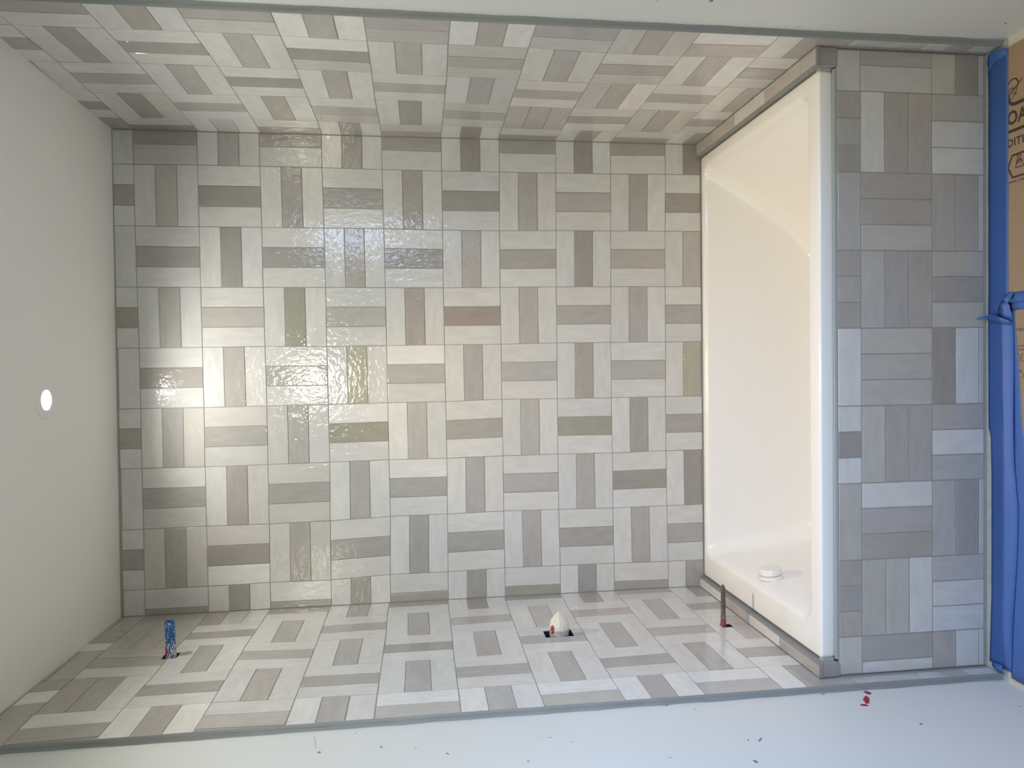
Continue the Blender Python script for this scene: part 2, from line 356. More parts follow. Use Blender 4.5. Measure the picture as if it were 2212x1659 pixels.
OFFL.update({(i, 0): (0, 0) for i in range(-1, 13)}); OFFL.update({(i, 5): OFFL.get((i, 4), (0, 0)) for i in range(-1, 13)})
TL = tile_field(WL, lambda u, v: V(XL, -v, -u), (1, 0, 0), ul13[:12], [0.1113 + B * k for k in (-1, 0, 1, 2, 3, 4)], (-0.0835, 1.9185), (0.001, 0.8435), [r.split() for r in LEFT], OFFL)
strip(WL, XL, (1, 0, 0), [(-1.921, -1.999), (-2.001, -2.180), (-2.182, -2.243), (-2.245, -2.312), (-2.314, -2.392)], 'ncbmb')
# the three pipe openings: cut through the tiles and into the wall
bpy.context.view_layer.update()
HOLES = [((-0.88, -0.393, -0.219), (-0.78, -0.350, -0.178)), ((-0.88, -0.4095, -1.363), (-0.78, -0.352, -1.277)), ((-0.88, -0.4135, -1.8625), (-0.78, -0.3845, -1.829))]
for lo, hi in HOLES:
    for o in TL:
        c = o.matrix_world.translation
        if abs(c.y - (lo[1] + hi[1]) / 2) < 0.16 and abs(c.z - Z0 - (lo[2] + hi[2]) / 2) < 0.17: cut(o, lo, hi)
    cut(WL, lo, hi, 2)  # inner faces of the opening get the painted shade

# grey edging profile where the tiling ends, and the caulk line under the ceiling
def edge_trim(name, xf, xp, sgn):
    vs, fs = [], []
    n = 60
    for i in range(n + 1):
        z = 0.09 - (0.09 - FL) * i / n
        w = 0.0009 * math.sin(i * 1.7) + 0.0006 * math.sin(i * 0.61 + 1) + random.uniform(-0.0004, 0.0004)
        pr = [(xf, -0.8425), (xf, YE - 0.0005), (xf + sgn * 0.0035, YE - 0.0025), (xf + sgn * 0.010, YE - 0.0028 - w), (xp + sgn * 0.0002, YE - 0.0055 - w * 2), (xp + sgn * 0.004, YE - 0.0055), (xp + sgn * 0.004, -0.8425)]
        for x, y in pr: vs.append(V(x, y, z))
    m_ = 7
    for i in range(n):
        for k in range(m_):
            fs.append((i * m_ + k, i * m_ + (k + 1) % m_, (i + 1) * m_ + (k + 1) % m_, (i + 1) * m_ + k))
    fs += [tuple(range(m_)), tuple(n * m_ + k for k in range(m_))]
    return struct(pym(name, vs, fs, M_TRIM), 'grey edging strip where the side wall tiles stop')
edge_trim('trim_1', XL, PL, -1); edge_trim('trim_2', XR, PR, 1)

# ------------------------------------------------------------------ ledges between tub and side walls
def ledge(name, xa, xb, codes, lab):
    """xa wall side, xb tub side"""
    x0, x1 = sorted((xa, xb)); s = 1 if xb > xa else -1
    o = struct(boxes(name, [(x0, x1, -0.7985, -0.0005, -1.9757, -1.9213)], M_GROUT), lab)
    y = -0.0015
    for ln, ch in codes:
        ya, yb = y, y - ln + 0.0016
        w0, w1 = xa + s * 0.0015, xb - s * 0.0045
        pts = [V(w0, ya, -1.920), V(w0, yb, -1.920), V(w1, yb, -1.920), V(w1, ya, -1.920)]
        if ln < abs(w1 - w0): pts = pts[1:] + pts[:1]
        if (pts[1] - pts[0]).cross(pts[3] - pts[0]).z < 0: pts = [pts[1], pts[0], pts[3], pts[2]]
        make_tile(o, pts, (0, 0, 1), ch); y -= ln
    # grey profile down the tub side, and round the front corner
    boxes('edge_profile', [(min(xb - s * 0.0035, xb + s * 0.0015), max(xb - s * 0.0035, xb + s * 0.0015), -0.7995, -0.001, -1.9352, -1.9197)], M_TRIM, o, bevel=0.0006)
    boxes('front_profile', [(x0 + 0.0005, x1 + (0.0015 if s > 0 else -0.0), -0.8035, -0.7985, -1.9305, -1.9195)], M_TRIM, o, bevel=0.001)
    pts = [V(x0 + 0.0015, -0.801, -1.9755), V(x1 - 0.0005, -0.801, -1.9755), V(x1 - 0.0005, -0.801, -1.9315), V(x0 + 0.0015, -0.801, -1.9315)]
    make_tile(o, pts, (0, -1, 0), 'e')
    return o
ledge('trim_3', XR, 0.7672, [(0.067, 'n'), (0.067, 'n'), (0.187, 'p'), (0.067, 'b'), (0.067, 'b'), (0.0672, 'b'), (0.20, 'p'), (0.0735, 'p')], 'narrow tiled ledge along the right end of the tub')
ledge('trim_4', XL, -0.7585, [(0.05, 'b'), (0.0675, 'b'), (0.0675, 'b'), (0.19, 'n'), (0.012, 'n'), (0.0675, 'b'), (0.0675, 'b'), (0.0675, 'b'), (0.13, 'n'), (0.0775, 'n')], 'narrow tiled ledge along the left end of the tub')

# ------------------------------------------------------------------ bathtub
def rring(x0, x1, yf, yb, r, z, n=9):
    r = min(r, (x1 - x0) / 2 - 1e-4, (yb - yf) / 2 - 1e-4); P = []
    for cx, cy, a0 in ((x1 - r, yb - r, 0), (x0 + r, yb - r, 90), (x0 + r, yf + r, 180), (x1 - r, yf + r, 270)):
        for k in range(n + 1):
            a = math.radians(a0 + 90 * k / n); P.append(V(cx + r * math.cos(a), cy + r * math.sin(a), z))
    return P
rings = [(-0.748, 0.760, -0.777, -0.006, 0.010, -2.05), (-0.749, 0.7605, -0.778, -0.005, 0.010, -1.982), (-0.752, 0.763, -0.784, -0.003, 0.012, -1.974), (-0.752, 0.763, -0.784, -0.003, 0.012, -1.9415),
         (-0.7513, 0.7623, -0.7832, -0.0037, 0.012, -1.9385), (-0.749, 0.760, -0.781, -0.006, 0.011, -1.9362), (-0.746, 0.757, -0.778, -0.008, 0.010, -1.9357),
         (-0.681, 0.733, -0.7385, -0.0215, 0.047, -1.9357), (-0.676, 0.728, -0.7345, -0.0250, 0.045, -1.9362), (-0.6715, 0.723, -0.7305, -0.0285, 0.044, -1.9382), (-0.6675, 0.7175, -0.7270, -0.0315, 0.043, -1.9425),
         (-0.6640, 0.711, -0.7240, -0.0340, 0.043, -1.951),
         (-0.655, 0.692, -0.718, -0.038, 0.045, -1.985), (-0.645, 0.645, -0.705, -0.052, 0.055, -2.065), (-0.634, 0.590, -0.69, -0.063, 0.06, -2.15), (-0.625, 0.535, -0.675, -0.073, 0.065, -2.225),
         (-0.612, 0.478, -0.66, -0.085, 0.08, -2.295), (-0.598, 0.44, -0.64, -0.10, 0.085, -2.325), (-0.57, 0.40, -0.61, -0.13, 0.09, -2.338), (-0.50, 0.33, -0.54, -0.20, 0.09, -2.342)]
vs, fs = [], []
for q in rings: vs += rring(*q)
n = len(vs) // len(rings)
for i in range(len(rings) - 1):
    for k in range(n): fs.append((i * n + k, i * n + (k + 1) % n, (i + 1) * n + (k + 1) % n, (i + 1) * n + k))
fs.append(tuple((len(rings) - 1) * n + k for k in range(n)))
TUB = pym('bathtub', vs, fs, M_TUB, smooth=True)
tag(TUB, 'white alcove bathtub with plain rim set behind the tiled apron', 'bathtub')
boxes('end_caulk', [(-0.7582, -0.7490, -0.7850, -0.7700, -1.9690, -1.9375)], M_CAULK, TUB)
boxes('end_caulk', [(0.7600, 0.7668, -0.7850, -0.7700, -1.9690, -1.9375)], M_CAULK, TUB)
M_PLAST = mat('overflow_plastic', srgb(232, 228, 222), 0.35)
oa = Vector((1, 0, 0.13)).normalized()
oc = V(-0.6535, -0.392, -1.9965)
OV = lathe('overflow_flange', [(0.0, 0.0375), (0.0075, 0.038), (0.0088, 0.0368), (0.0095, 0.0335), (0.0095, 0.027), (0.014, 0.027)], oc, oa, M_PLAST, TUB, n=120,
           rad=lambda th, i: 1 - (0.012 if i < 2 and int(th / (2 * math.pi) * 60 * 2) % 2 else 0))
OV['label'] = 'ribbed plastic flange of the overflow'
CAP = lathe('overflow_cap', [(0.0128, 0.0325), (0.0135, 0.0333), (0.0285, 0.0330), (0.0305, 0.0318), (0.031, 0.029)], oc, oa, M_PLAST, OV, n=120,
            rad=lambda th, i: 1 + (0.016 if i < 3 and int(th / (2 * math.pi) * 120) % 8 == 0 else 0))

# ------------------------------------------------------------------ tiled apron
APR = boxes('tub_apron', [(-0.7930, 0.8122, -0.7937, -0.7855, FL + 0.0003, -1.978)], M_GROUT)
tag(APR, 'grey basketweave tiled apron facing the room below the white tub', 'apron')
AP = ['..c .nc cec', 'dnd bnn mbb', '..m nnm nnc', 'dnd mnn mdm', '..b mmm ebc', 'beb mnn nbm', '..m bnd mdc', 'ddd mmb mbb', '..c db. nbb']
LK = lambda k: k; PK = lambda r: r
va = [-0.9072, -0.7072, -0.5015, -0.302, -0.1028, 0.0972, 0.2968, 0.4961, 0.695, 0.895]
tile_field(APR, lambda u, v: V(-v, -0.7952, -u), (0, -1, 0), [1.8427, 2.0427, 2.2413, 2.441], va, (1.9795, 2.3875), (-0.8095, 0.7905), [r.split() for r in AP], {}, JT=0.0014)
boxes('top_caulk', [(-0.752, 0.763, -0.7925, -0.7845, -1.9782, -1.9700)], M_CAULK, APR, bevel=0.001)['label'] = 'pale caulk bead under the tub rim'

# ------------------------------------------------------------------ recessed light
def recessed(loc, lab, zc):
    e_ = empty('recessed_light', loc)
    lab and tag(e_, lab, 'ceiling light')
    zero = Vector((0, 0, 0))
    def part(name, prof, m, n=48, cap=False): 
        o = lathe(name, prof, zero, (0, 0, 1), m, e_, n=n, cap=cap); return o
    part('trim_ring', [(0.02, 0.0515), (0.0, 0.0525), (-0.0022, 0.0515), (-0.0030, 0.049), (-0.0030, 0.0285), (-0.0022, 0.0272), (0.012, 0.0262)], M_CEIL)
    part('reflector', [(0.012, 0.0262), (0.016, 0.0225)], M_LENSRIM)
    o = part('lens', [(0.008, 0.0258), (0.006, 0.016), (0.0052, 0.0005)], M_LENS, cap=True)
    return e_
M_LENSRIM = mat('lamp_reflector', srgb(60, 58, 55), 0.4)
M_LENS = bpy.data.materials.new('lamp_lens'); M_LENS.use_nodes = True
lb = M_LENS.node_tree.nodes['Principled BSDF']; lb.inputs['Emission Color'].default_value = (1.0, 0.90, 0.74, 1); lb.inputs['Emission Strength'].default_value = 40.0
def lamp_at(x, y, lab):
    # the housing sits in a round hole of the ceiling
    bm = bmesh.new(); bmesh.ops.create_cone(bm, cap_ends=True, segments=48, radius1=0.031, radius2=0.031, depth=0.09, matrix=Matrix.Translation(V(x, y, ceil_z(x, y) + 0.015)))
    me = bpy.data.meshes.new('hole'); bm.to_mesh(me); bm.free(); c = bpy.data.objects.new('hole', me); COL.objects.link(c)
    md = CEIL.modifiers.new('b', 'BOOLEAN'); md.object = c; md.operation = 'DIFFERENCE'; md.solver = 'EXACT'
    dg = bpy.context.evaluated_depsgraph_get(); dg.update(); nm = bpy.data.meshes.new_from_object(CEIL.evaluated_get(dg))
    CEIL.modifiers.remove(md); CEIL.data = nm; bpy.data.objects.remove(c); bpy.data.meshes.remove(me)
    return recessed(V(x, y, ceil_z(x, y)), lab, 0)
lamp_at(-0.056, -0.455, 'small lit round recessed lamp in the ceiling above the tub')

# ------------------------------------------------------------------ pipe stubs
def flecked(name, base, fleck, scale, thr, red, stretch=(1, 1, 1)):
    """painted pipe: base colour, pale flecks, and a red mark of its own shape near the foot"""
    m = mat(name, base, 0.45); t = m.node_tree; b = t.nodes['Principled BSDF']; L = t.links.new
    tc = N(t, 'ShaderNodeTexCoord'); mp = N(t, 'ShaderNodeMapping'); mp.inputs['Scale'].default_value = stretch; L(tc.outputs['Object'], mp.inputs[0])
    n = N(t, 'ShaderNodeTexNoise'); n.inputs['Scale'].default_value = scale; n.inputs['Detail'].default_value = 4; L(mp.outputs[0], n.inputs['Vector'])
    sx_ = N(t, 'ShaderNodeSeparateXYZ'); L(tc.outputs['Object'], sx_.inputs[0])
    foot = N(t, 'ShaderNodeMapRange'); foot.inputs[1].default_value = 0.0; foot.inputs[2].default_value = 0.06; foot.inputs[3].default_value = 0.16; foot.inputs[4].default_value = 0.0
    L(sx_.outputs['X'], foot.inputs[0])
    ad = N(t, 'ShaderNodeMath', operation='ADD'); L(n.outputs['Fac'], ad.inputs[0]); L(foot.outputs[0], ad.inputs[1])
    gt_ = N(t, 'ShaderNodeMapRange'); gt_.inputs[1].default_value = thr; gt_.inputs[2].default_value = thr + 0.03; L(ad.outputs[0], gt_.inputs[0])
    mx = N(t, 'ShaderNodeMix', data_type='RGBA'); mx.inputs['A'].default_value = base; mx.inputs['B'].default_value = fleck; L(gt_.outputs[0], mx.inputs['Factor'])
    L(mx.outputs['Result'], b.inputs['Base Color'])
    return m
M_RED = mat('red_paint', srgb(168, 36, 56), 0.45, mottle=(120, 0.2))
M_BLUEPIPE = flecked('blue_painted_pipe', srgb(34, 88, 146), srgb(200, 206, 214), 330, 0.585, None, (0.45, 1, 1))
bA = V(XL, -0.3745, -0.2005)
PIPE = empty('pipe_stub', bA); tag(PIPE, 'thick blue painted pipe stub high on the left tiled wall', 'pipe')
def ptube(name, prof, m, par, axis=(1, 0, 0), n=28, rad=None):
    o = lathe(name, prof, Vector((0, 0, 0)), axis, m, par, n=n, rad=rad, cap=True); return o
axA = (1, 0.02, 0.035)
ptube('tube', [(-0.06, 0.0142), (0.0, 0.0142), (0.05, 0.0138), (0.0985, 0.0136), (0.100, 0.0128), (0.100, 0.0112), (0.085, 0.0110)], M_BLUEPIPE, PIPE, axA)['label'] = 'blue paint flecked with white'
def patch(name, m, par, r, h0, h1, th0, th1, axis=(1, 0, 0), seed=1, lab=None):
    """ragged dab of paint wrapped on a pipe"""
    rnd = random.Random(seed); ax = Vector(axis).normalized(); zz = Vector((0, 0, 1)); a = (zz - ax * zz.dot(ax)).normalized(); b = ax.cross(a)
    vs = []; nn = 16
    cen = ((h0 + h1) / 2, (th0 + th1) / 2)
    def P(h, th, rr): return ax * h + (a * math.cos(th) + b * math.sin(th)) * rr
    pts = []
    for k in range(nn):
        q = 2 * math.pi * k / nn; s = rnd.uniform(0.72, 1.12)
        pts.append((cen[0] + (h1 - h0) / 2 * math.cos(q) * s, cen[1] + (th1 - th0) / 2 * math.sin(q) * s))
    mid = [((p[0] + cen[0]) / 2, (p[1] + cen[1]) / 2) for p in pts]
    for ring in (pts, mid): vs += [P(h, th, r + 0.0005) for h, th in ring]
    vs.append(P(cen[0], cen[1], r + 0.0006))
    fs = [(i, (i + 1) % nn, nn + (i + 1) % nn, nn + i) for i in range(nn)] + [(nn + i, nn + (i + 1) % nn, 2 * nn) for i in range(nn)]
    o = pym(name, vs, fs, m, par, smooth=True)
    sd = o.modifiers.new('thick', 'SOLIDIFY'); sd.thickness = 0.0004
    if lab: o['label'] = lab
    return o
patch('paint_dab', M_RED, PIPE, 0.0142, 0.004, 0.034, math.radians(20), math.radians(72), axA, 3, 'dark red dab of paint')
M_BRONZE = flecked('weathered_pipe', srgb(84, 72, 68), srgb(150, 138, 132), 420, 0.61, None, (0.6, 1, 1))
M_FOOT = mat('dull_red_foot', srgb(132, 58, 68), 0.6, bump=(200, 0.5, 0.003), mottle=(160, 0.35))
bC = V(XL, -0.3985, -1.8365)
SPT = empty('pipe_stub', bC); tag(SPT, 'thin dark brown pipe stub with red foot just above the tub', 'pipe')
ptube('tube', [(-0.06, 0.0068), (0.0, 0.0076), (0.03, 0.0074), (0.112, 0.0070), (0.118, 0.0070), (0.1235, 0.0052), (0.128, 0.0024)], M_BRONZE, SPT, (1, 0.0, 0.004), n=20,
      rad=lambda th, i: 1 + 0.05 * math.sin(th * 3 + i * 1.3))
ptube('red_foot', [(-0.010, 0.0084), (0.002, 0.0088), (0.008, 0.0086), (0.018, 0.0081), (0.022, 0.0072)], M_FOOT, SPT, (1, 0, 0.004), n=20, rad=lambda th, i: 1 + 0.04 * math.sin(th * 4 + i))['label'] = 'dull red paint'
# wrapped valve
M_BAG = mat('masking_paper', srgb(214, 207, 186), 0.6, bump=(90, 0.3, 0.002), mottle=(45, 0.05))
M_BAG2 = mat('grey_tape_wrap', srgb(168, 166, 164), 0.45, bump=(70, 0.5, 0.003), mottle=(60, 0.12))
bV = V(XL, -0.381, -1.3225)
VAL = empty('wrapped_valve', bV); tag(VAL, 'shower valve wrapped in cream paper on the left tiled wall', 'valve')
def pleat(th, i):
    k = min(1.0, max(0, i - 1) / 5.0)
    return 1 + 0.05 * k * math.sin(th * 7 + 0.5) - 0.26 * k * max(0, math.sin(th * 4 + 2.1)) ** 6 + 0.10 * k * max(0, math.sin(th * 3 + 1.0)) ** 3 - 0.04 * k * math.sin(th * 13)
ptube('paper_hood', [(0.010, 0.0292), (0.018, 0.0294), (0.026, 0.0284), (0.034, 0.0262), (0.042, 0.0222), (0.049, 0.0170), (0.056, 0.0108), (0.062, 0.0056), (0.068, 0.0014)], M_BAG, VAL, (1, 0, 0.03), n=96, rad=pleat)
ptube('tape_band', [(-0.06, 0.0270), (-0.015, 0.0282), (0.0, 0.0290), (0.006, 0.0300), (0.0125, 0.0304), (0.0165, 0.0300)], M_BAG2, VAL, (1, 0, 0.0), n=48, rad=lambda th, i: 1 + 0.03 * math.sin(5 * th + i * 2) + 0.018 * math.sin(11 * th + i * 3))['label'] = 'crumpled grey tape round the base'
patch('paint_dab', M_RED, VAL, 0.0304, 0.006, 0.034, math.radians(22), math.radians(52), (1, 0, 0), 8, 'red paint smear')

# ------------------------------------------------------------------ floor protection
M_KRAFT = mat('kraft_board', srgb(152, 130, 105), 0.8, bump=(300, 0.15, 0.001), mottle=(70, 0.05))
M_INK = mat('print_ink', srgb(62, 52, 48), 0.7)
TOP = -2.3948
def sheet(name, x0, x1, yb, yf, lab, seed):
    rnd = random.Random(seed); vs, fs = [], []; nx_, ny_ = 24, 40
    for t_ in (0, 1):
        for j in range(ny_ + 1):
            for i in range(nx_ + 1):
                x = x0 + (x1 - x0) * i / nx_; y = yb + (yf - yb) * j / ny_
                vs.append(V(x, y, (TOP if t_ == 0 else FL + 0.0002)))
    w = nx_ + 1; o2 = (ny_ + 1) * w
    for j in range(ny_):
        for i in range(nx_):
            a = j * w + i; fs.append((a, a + 1, a + w + 1, a + w)); fs.append((o2 + a, o2 + a + w, o2 + a + w + 1, o2 + a + 1))
    for i in range(nx_): fs.append((i, o2 + i, o2 + i + 1, i + 1)); a = ny_ * w + i; fs.append((a, a + 1, o2 + a + 1, o2 + a))
    for j in range(ny_): a = j * w; fs.append((a, a + w, o2 + a + w, o2 + a)); a += nx_; fs.append((a, o2 + a, o2 + a + w, a + w))
    o = pym(name, vs, fs, M_KRAFT); return tag(o, lab, 'floor protection')
SH1 = sheet('cardboard_sheet', 0.146, 0.802, -0.845, -4.2, 'brown cardboard floor sheet with the big printed letters, beside right wall', 1)
SH2 = sheet('cardboard_sheet', -0.795, 0.1393, -0.8890, -4.2, 'brown cardboard floor sheet with upside-down print, beside left wall', 2)

def ink(name, polys, parent, z=TOP + 0.0003):
    """flat printed shapes on the board: list of polygons or strips, (x, y) in the room"""
    vs, fs = [], []
    for q, p in enumerate(polys):
        b = len(vs); vs += [V(x, y, z + 0.00003 * (q % 9)) for x, y in p]; fs.append(tuple(range(b, b + len(p))))
    me = bpy.data.meshes.new(name); me.from_pydata([tuple(v) for v in vs], [], fs); me.update()
    bm = bmesh.new(); bm.from_mesh(me)
    for f_ in bm.faces:
        if f_.normal.z < 0: f_.normal_flip()
    bm.to_mesh(me); bm.free()
    return link(name, me, M_INK, parent)
def stroke(pts, w, closed=False):
    """ribbon of quads along a polyline"""
    out = []; n_ = len(pts); L_, R_ = [], []
    ww = w if isinstance(w, (list, tuple)) else [w] * n_
    for i in range(n_):
        a = pts[i - 1] if (i > 0 or closed) else pts[i]; b = pts[(i + 1) % n_] if (i < n_ - 1 or closed) else pts[i]
        dx, dy = b[0] - a[0], b[1] - a[1]; l = math.hypot(dx, dy) or 1
        nx_, ny_ = -dy / l * ww[i] / 2, dx / l * ww[i] / 2
        L_.append((pts[i][0] + nx_, pts[i][1] + ny_)); R_.append((pts[i][0] - nx_, pts[i][1] - ny_))
    for i in range(n_ if closed else n_ - 1):
        j = (i + 1) % n_; out.append([L_[i], L_[j], R_[j], R_[i]])
    return out
def spline(pts, k=6):
    o = []
    for i in range(len(pts) - 1):
        p0 = pts[max(i - 1, 0)]; p1 = pts[i]; p2 = pts[i + 1]; p3 = pts[min(i + 2, len(pts) - 1)]
        for s in range(k):
            t = s / k
            o.append(tuple(0.5 * ((2 * p1[c]) + (-p0[c] + p2[c]) * t + (2 * p0[c] - 5 * p1[c] + 4 * p2[c] - p3[c]) * t * t + (-p0[c] + 3 * p1[c] - 3 * p2[c] + p3[c]) * t ** 3) for c in (0, 1)))
    o.append(pts[-1]); return o
def text(name, body, parent, x, y, capx, ux, rx, bold=0.0, sx_=1.0, space=1.0):
    """flat lettering; (x, y) left end of the baseline, cap height capx, letters stand along ux, run along rx"""
    c = bpy.data.curves.new(name, 'FONT'); c.body = body; c.size = 1.0; c.offset = bold; c.space_character = space; c.resolution_u = 4
    o = bpy.data.objects.new(name, c); COL.objects.link(o)
    dg = bpy.context.evaluated_depsgraph_get(); dg.update()
    me = bpy.data.meshes.new_from_object(o.evaluated_get(dg)); bpy.data.objects.remove(o); bpy.data.curves.remove(c)
    s = capx / 0.729
    U, R_ = Vector((ux[0], ux[1], 0)), Vector((rx[0], rx[1], 0))
    for v in me.vertices:
        q = R_ * (v.co.x * s * sx_) + U * (v.co.y * s)
        v.co = V(x + q.x, y + q.y, TOP + 0.0003)
    me.materials.clear(); me.name = name
    return link(name, me, M_INK, parent)
# right sheet: letters stand towards +x and run towards the camera (-y)
PU, PRUN = (1, 0), (0, -1)
text('printed_word', 'BOARD', SH1, 0.6055, -0.8410, 0.034, PU, PRUN, bold=0.028, sx_=0.86, space=1.02)
text('printed_word', 'EDITION', SH1, 0.5502, -0.8500, 0.0200, PU, PRUN, bold=0.026, sx_=0.97, space=1.06)
text('printed_word', 'VAPOR-CURE', SH1, 0.4584, -0.8640, 0.0060, PU, PRUN, bold=0.02, sx_=1.0, space=1.1)
hx = lambda cx, cy, h, w, c_: [(cx + h, cy + c_), (cx + h, cy - c_), (cx, cy - w), (cx - h, cy - c_), (cx - h, cy + c_), (cx, cy + w)]
bars = stroke([(0.5885, -0.850), (0.5885, -1.10)], 0.0080)
ink('printed_bar', bars, SH1)
ink('printed_frame', stroke([(0.690, -0.8676), (0.672, -0.8695), (0.6600, -0.8735), (0.6545, -0.881), (0.6530, -0.890), (0.6530, -1.05)], [0.003, 0.005, 0.008, 0.0092, 0.0092, 0.0092]), SH1)
ink('printed_icon', stroke(hx(0.4995, -0.9060, 0.0275, 0.0385, 0.0255), 0.0056, True) +
    stroke([(0.494, -0.8905), (0.511, -0.8950), (0.511, -0.9085), (0.494, -0.9150)], 0.0030, True) +
    stroke(spline([(0.503, -0.8945), (0.507, -0.8985), (0.513, -0.8950), (0.518, -0.8985), (0.524, -0.8955)]), 0.0026) + [[(0.522, -0.8935), (0.522, -0.8985), (0.529, -0.8955)]] +
    stroke(spline([(0.503, -0.9020), (0.507, -0.9060), (0.513, -0.9025), (0.518, -0.9060), (0.524, -0.9030)]), 0.0026) + [[(0.522, -0.9010), (0.522, -0.9060), (0.529, -0.9030)]], SH1)
ink('printed_emblem', stroke(spline([(0.700, -0.862), (0.708, -0.868), (0.7145, -0.876), (0.7160, -0.886), (0.711, -0.8945), (0.700, -0.899)]), 0.0036) +
    stroke(spline([(0.7075, -0.9115), (0.699, -0.898), (0.692, -0.886), (0.681, -0.8745), (0.672, -0.8715), (0.6675, -0.8755), (0.672, -0.883), (0.684, -0.893), (0.698, -0.898), (0.7075, -0.9115)]), 0.0021) +
    stroke(spline([(0.678, -0.8815), (0.688, -0.888), (0.698, -0.8955)]), [0.0022] + [0.0017] * 12) +
    stroke(spline([(0.688, -0.8665), (0.694, -0.874), (0.6945, -0.881), (0.690, -0.8835), (0.684, -0.8735)]), 0.0024) + stroke([(0.6760, -0.8895), (0.6775, -0.8950)], 0.0025), SH1)
# left sheet: printed the other way round
text('printed_word', 'RAMBOARD', SH2, 0.0950, -0.9305, 0.0080, (-1, 0), (0, 1), bold=0.0, sx_=1.0, space=1.08)
text('printed_word', 'MADE IN USA', SH2, 0.0530, -0.9300, 0.0052, (-1, 0), (0, 1), bold=0.005, sx_=1.0, space=1.08)
text('printed_word', 'RECYCLE', SH2, 0.0440, -0.9150, 0.0050, (-1, 0), (0, 1), bold=0.005, sx_=1.0, space=1.08)
ink('printed_icon', stroke(hx(0.0210, -0.8895, 0.0125, 0.0155, 0.0085), 0.0016, True) + stroke([(0.0295, -0.9085), (0.0295, -0.9245), (0.0125, -0.9245), (0.0125, -0.9085)], 0.0018, True) +
    stroke([(-0.009, -0.8975), (-0.0085, -0.9065), (-0.0275, -0.8965), (-0.0275, -0.930)], 0.0013) + stroke([(-0.0085, -0.9065), (-0.018, -0.899)], 0.0013) + stroke([(-0.0085, -0.9065), (-0.0275, -0.9180)], 0.0013), SH2)

# ------------------------------------------------------------------ blue masking tape
def tape_mat():
    m = mat('blue_tape', srgb(67, 102, 166), 0.5); t = m.node_tree; b = t.nodes['Principled BSDF']; L = t.links.new
    tc = N(t, 'ShaderNodeTexCoord')
    n = N(t, 'ShaderNodeTexNoise'); n.inputs['Scale'].default_value = 260; L(tc.outputs['Object'], n.inputs['Vector'])
    n2 = N(t, 'ShaderNodeTexNoise'); n2.inputs['Scale'].default_value = 14; n2.inputs['Detail'].default_value = 5; L(tc.outputs['Object'], n2.inputs['Vector'])
    ad = N(t, 'ShaderNodeMath', operation='ADD'); mu = N(t, 'ShaderNodeMath', operation='MULTIPLY'); mu.inputs[1].default_value = 0.25
    L(n.outputs['Fac'], mu.inputs[0]); L(mu.outputs[0], ad.inputs[0]); L(n2.outputs['Fac'], ad.inputs[1])
    bp = N(t, 'ShaderNodeBump'); bp.inputs['Strength'].default_value = 0.25; bp.inputs['Distance'].default_value = 0.003; L(ad.outputs[0], bp.inputs['Height']); L(bp.outputs[0], b.inputs['Normal'])
    return m
M_TAPE = tape_mat()
def ribbon(name, rows, lab=None, parent=None, th=0.0003):
    """rows of points across the tape, one row per station along it"""
    w = len(rows[0]); vs = [V(*p) for r in rows for p in r]
    fs = [(j * w + i, j * w + i + 1, (j + 1) * w + i + 1, (j + 1) * w + i) for j in range(len(rows) - 1) for i in range(w - 1)]
    o = pym(name, vs, fs, M_TAPE, parent, smooth=True); sharp(o, 7)
    sd = o.modifiers.new('thick', 'SOLIDIFY'); sd.thickness = th; sd.offset = 0
    if lab: tag(o, lab, 'tape', 'blue tape along the floor edge')
    return o
def lerp(tab, x):
    for (x0, y0_), (x1, y1_) in zip(tab, tab[1:]):
        if (x0 - x) * (x1 - x) <= 0: return y0_ + (y1_ - y0_) * (x - x0) / (x1 - x0)
    return tab[-1][1]
rows = []
for i in range(41):                                    # right half, from the right wall to the seam
    x = 0.797 - (0.797 - 0.124) * i / 40
    e0 = -0.7995 + 0.0005 * math.sin(i * 0.7); e1 = -0.8685 + 0.0005 * math.sin(i * 0.5)
    rows.append([(x, e0, FL + 0.0006), (x, -0.8150, FL + 0.0010), (x, -0.8290, FL + 0.0024), (x, -0.8305, FL + 0.0040), (x, -0.8450, TOP + 0.0012), (x, -0.858, TOP + 0.0008), (x, e1, TOP + 0.0006)])
TP1 = ribbon('masking_tape', rows, 'straight blue tape strip running from the right wall to the seam')
TR = [(0.20, -0.856), (0.1052, -0.8590), (-0.1283, -0.8660), (-0.3647, -0.8700), (-0.603, -0.8685), (-0.80, -0.866)]     # ridge
TE = [(0.20, -0.885), (0.10, -0.8880), (-0.01, -0.8895), (-0.2427, -0.891), (-0.357, -0.9025), (-0.474, -0.899), (-0.655, -0.886), (-0.81, -0.880)]   # raised edge
T0 = [(0.20, -0.7990), (0.05, -0.7995), (-0.17, -0.8005), (-0.186, -0.8080), (-0.30, -0.8105), (-0.60, -0.8100), (-0.75, -0.8050), (-0.78, -0.8040)]
rows = []
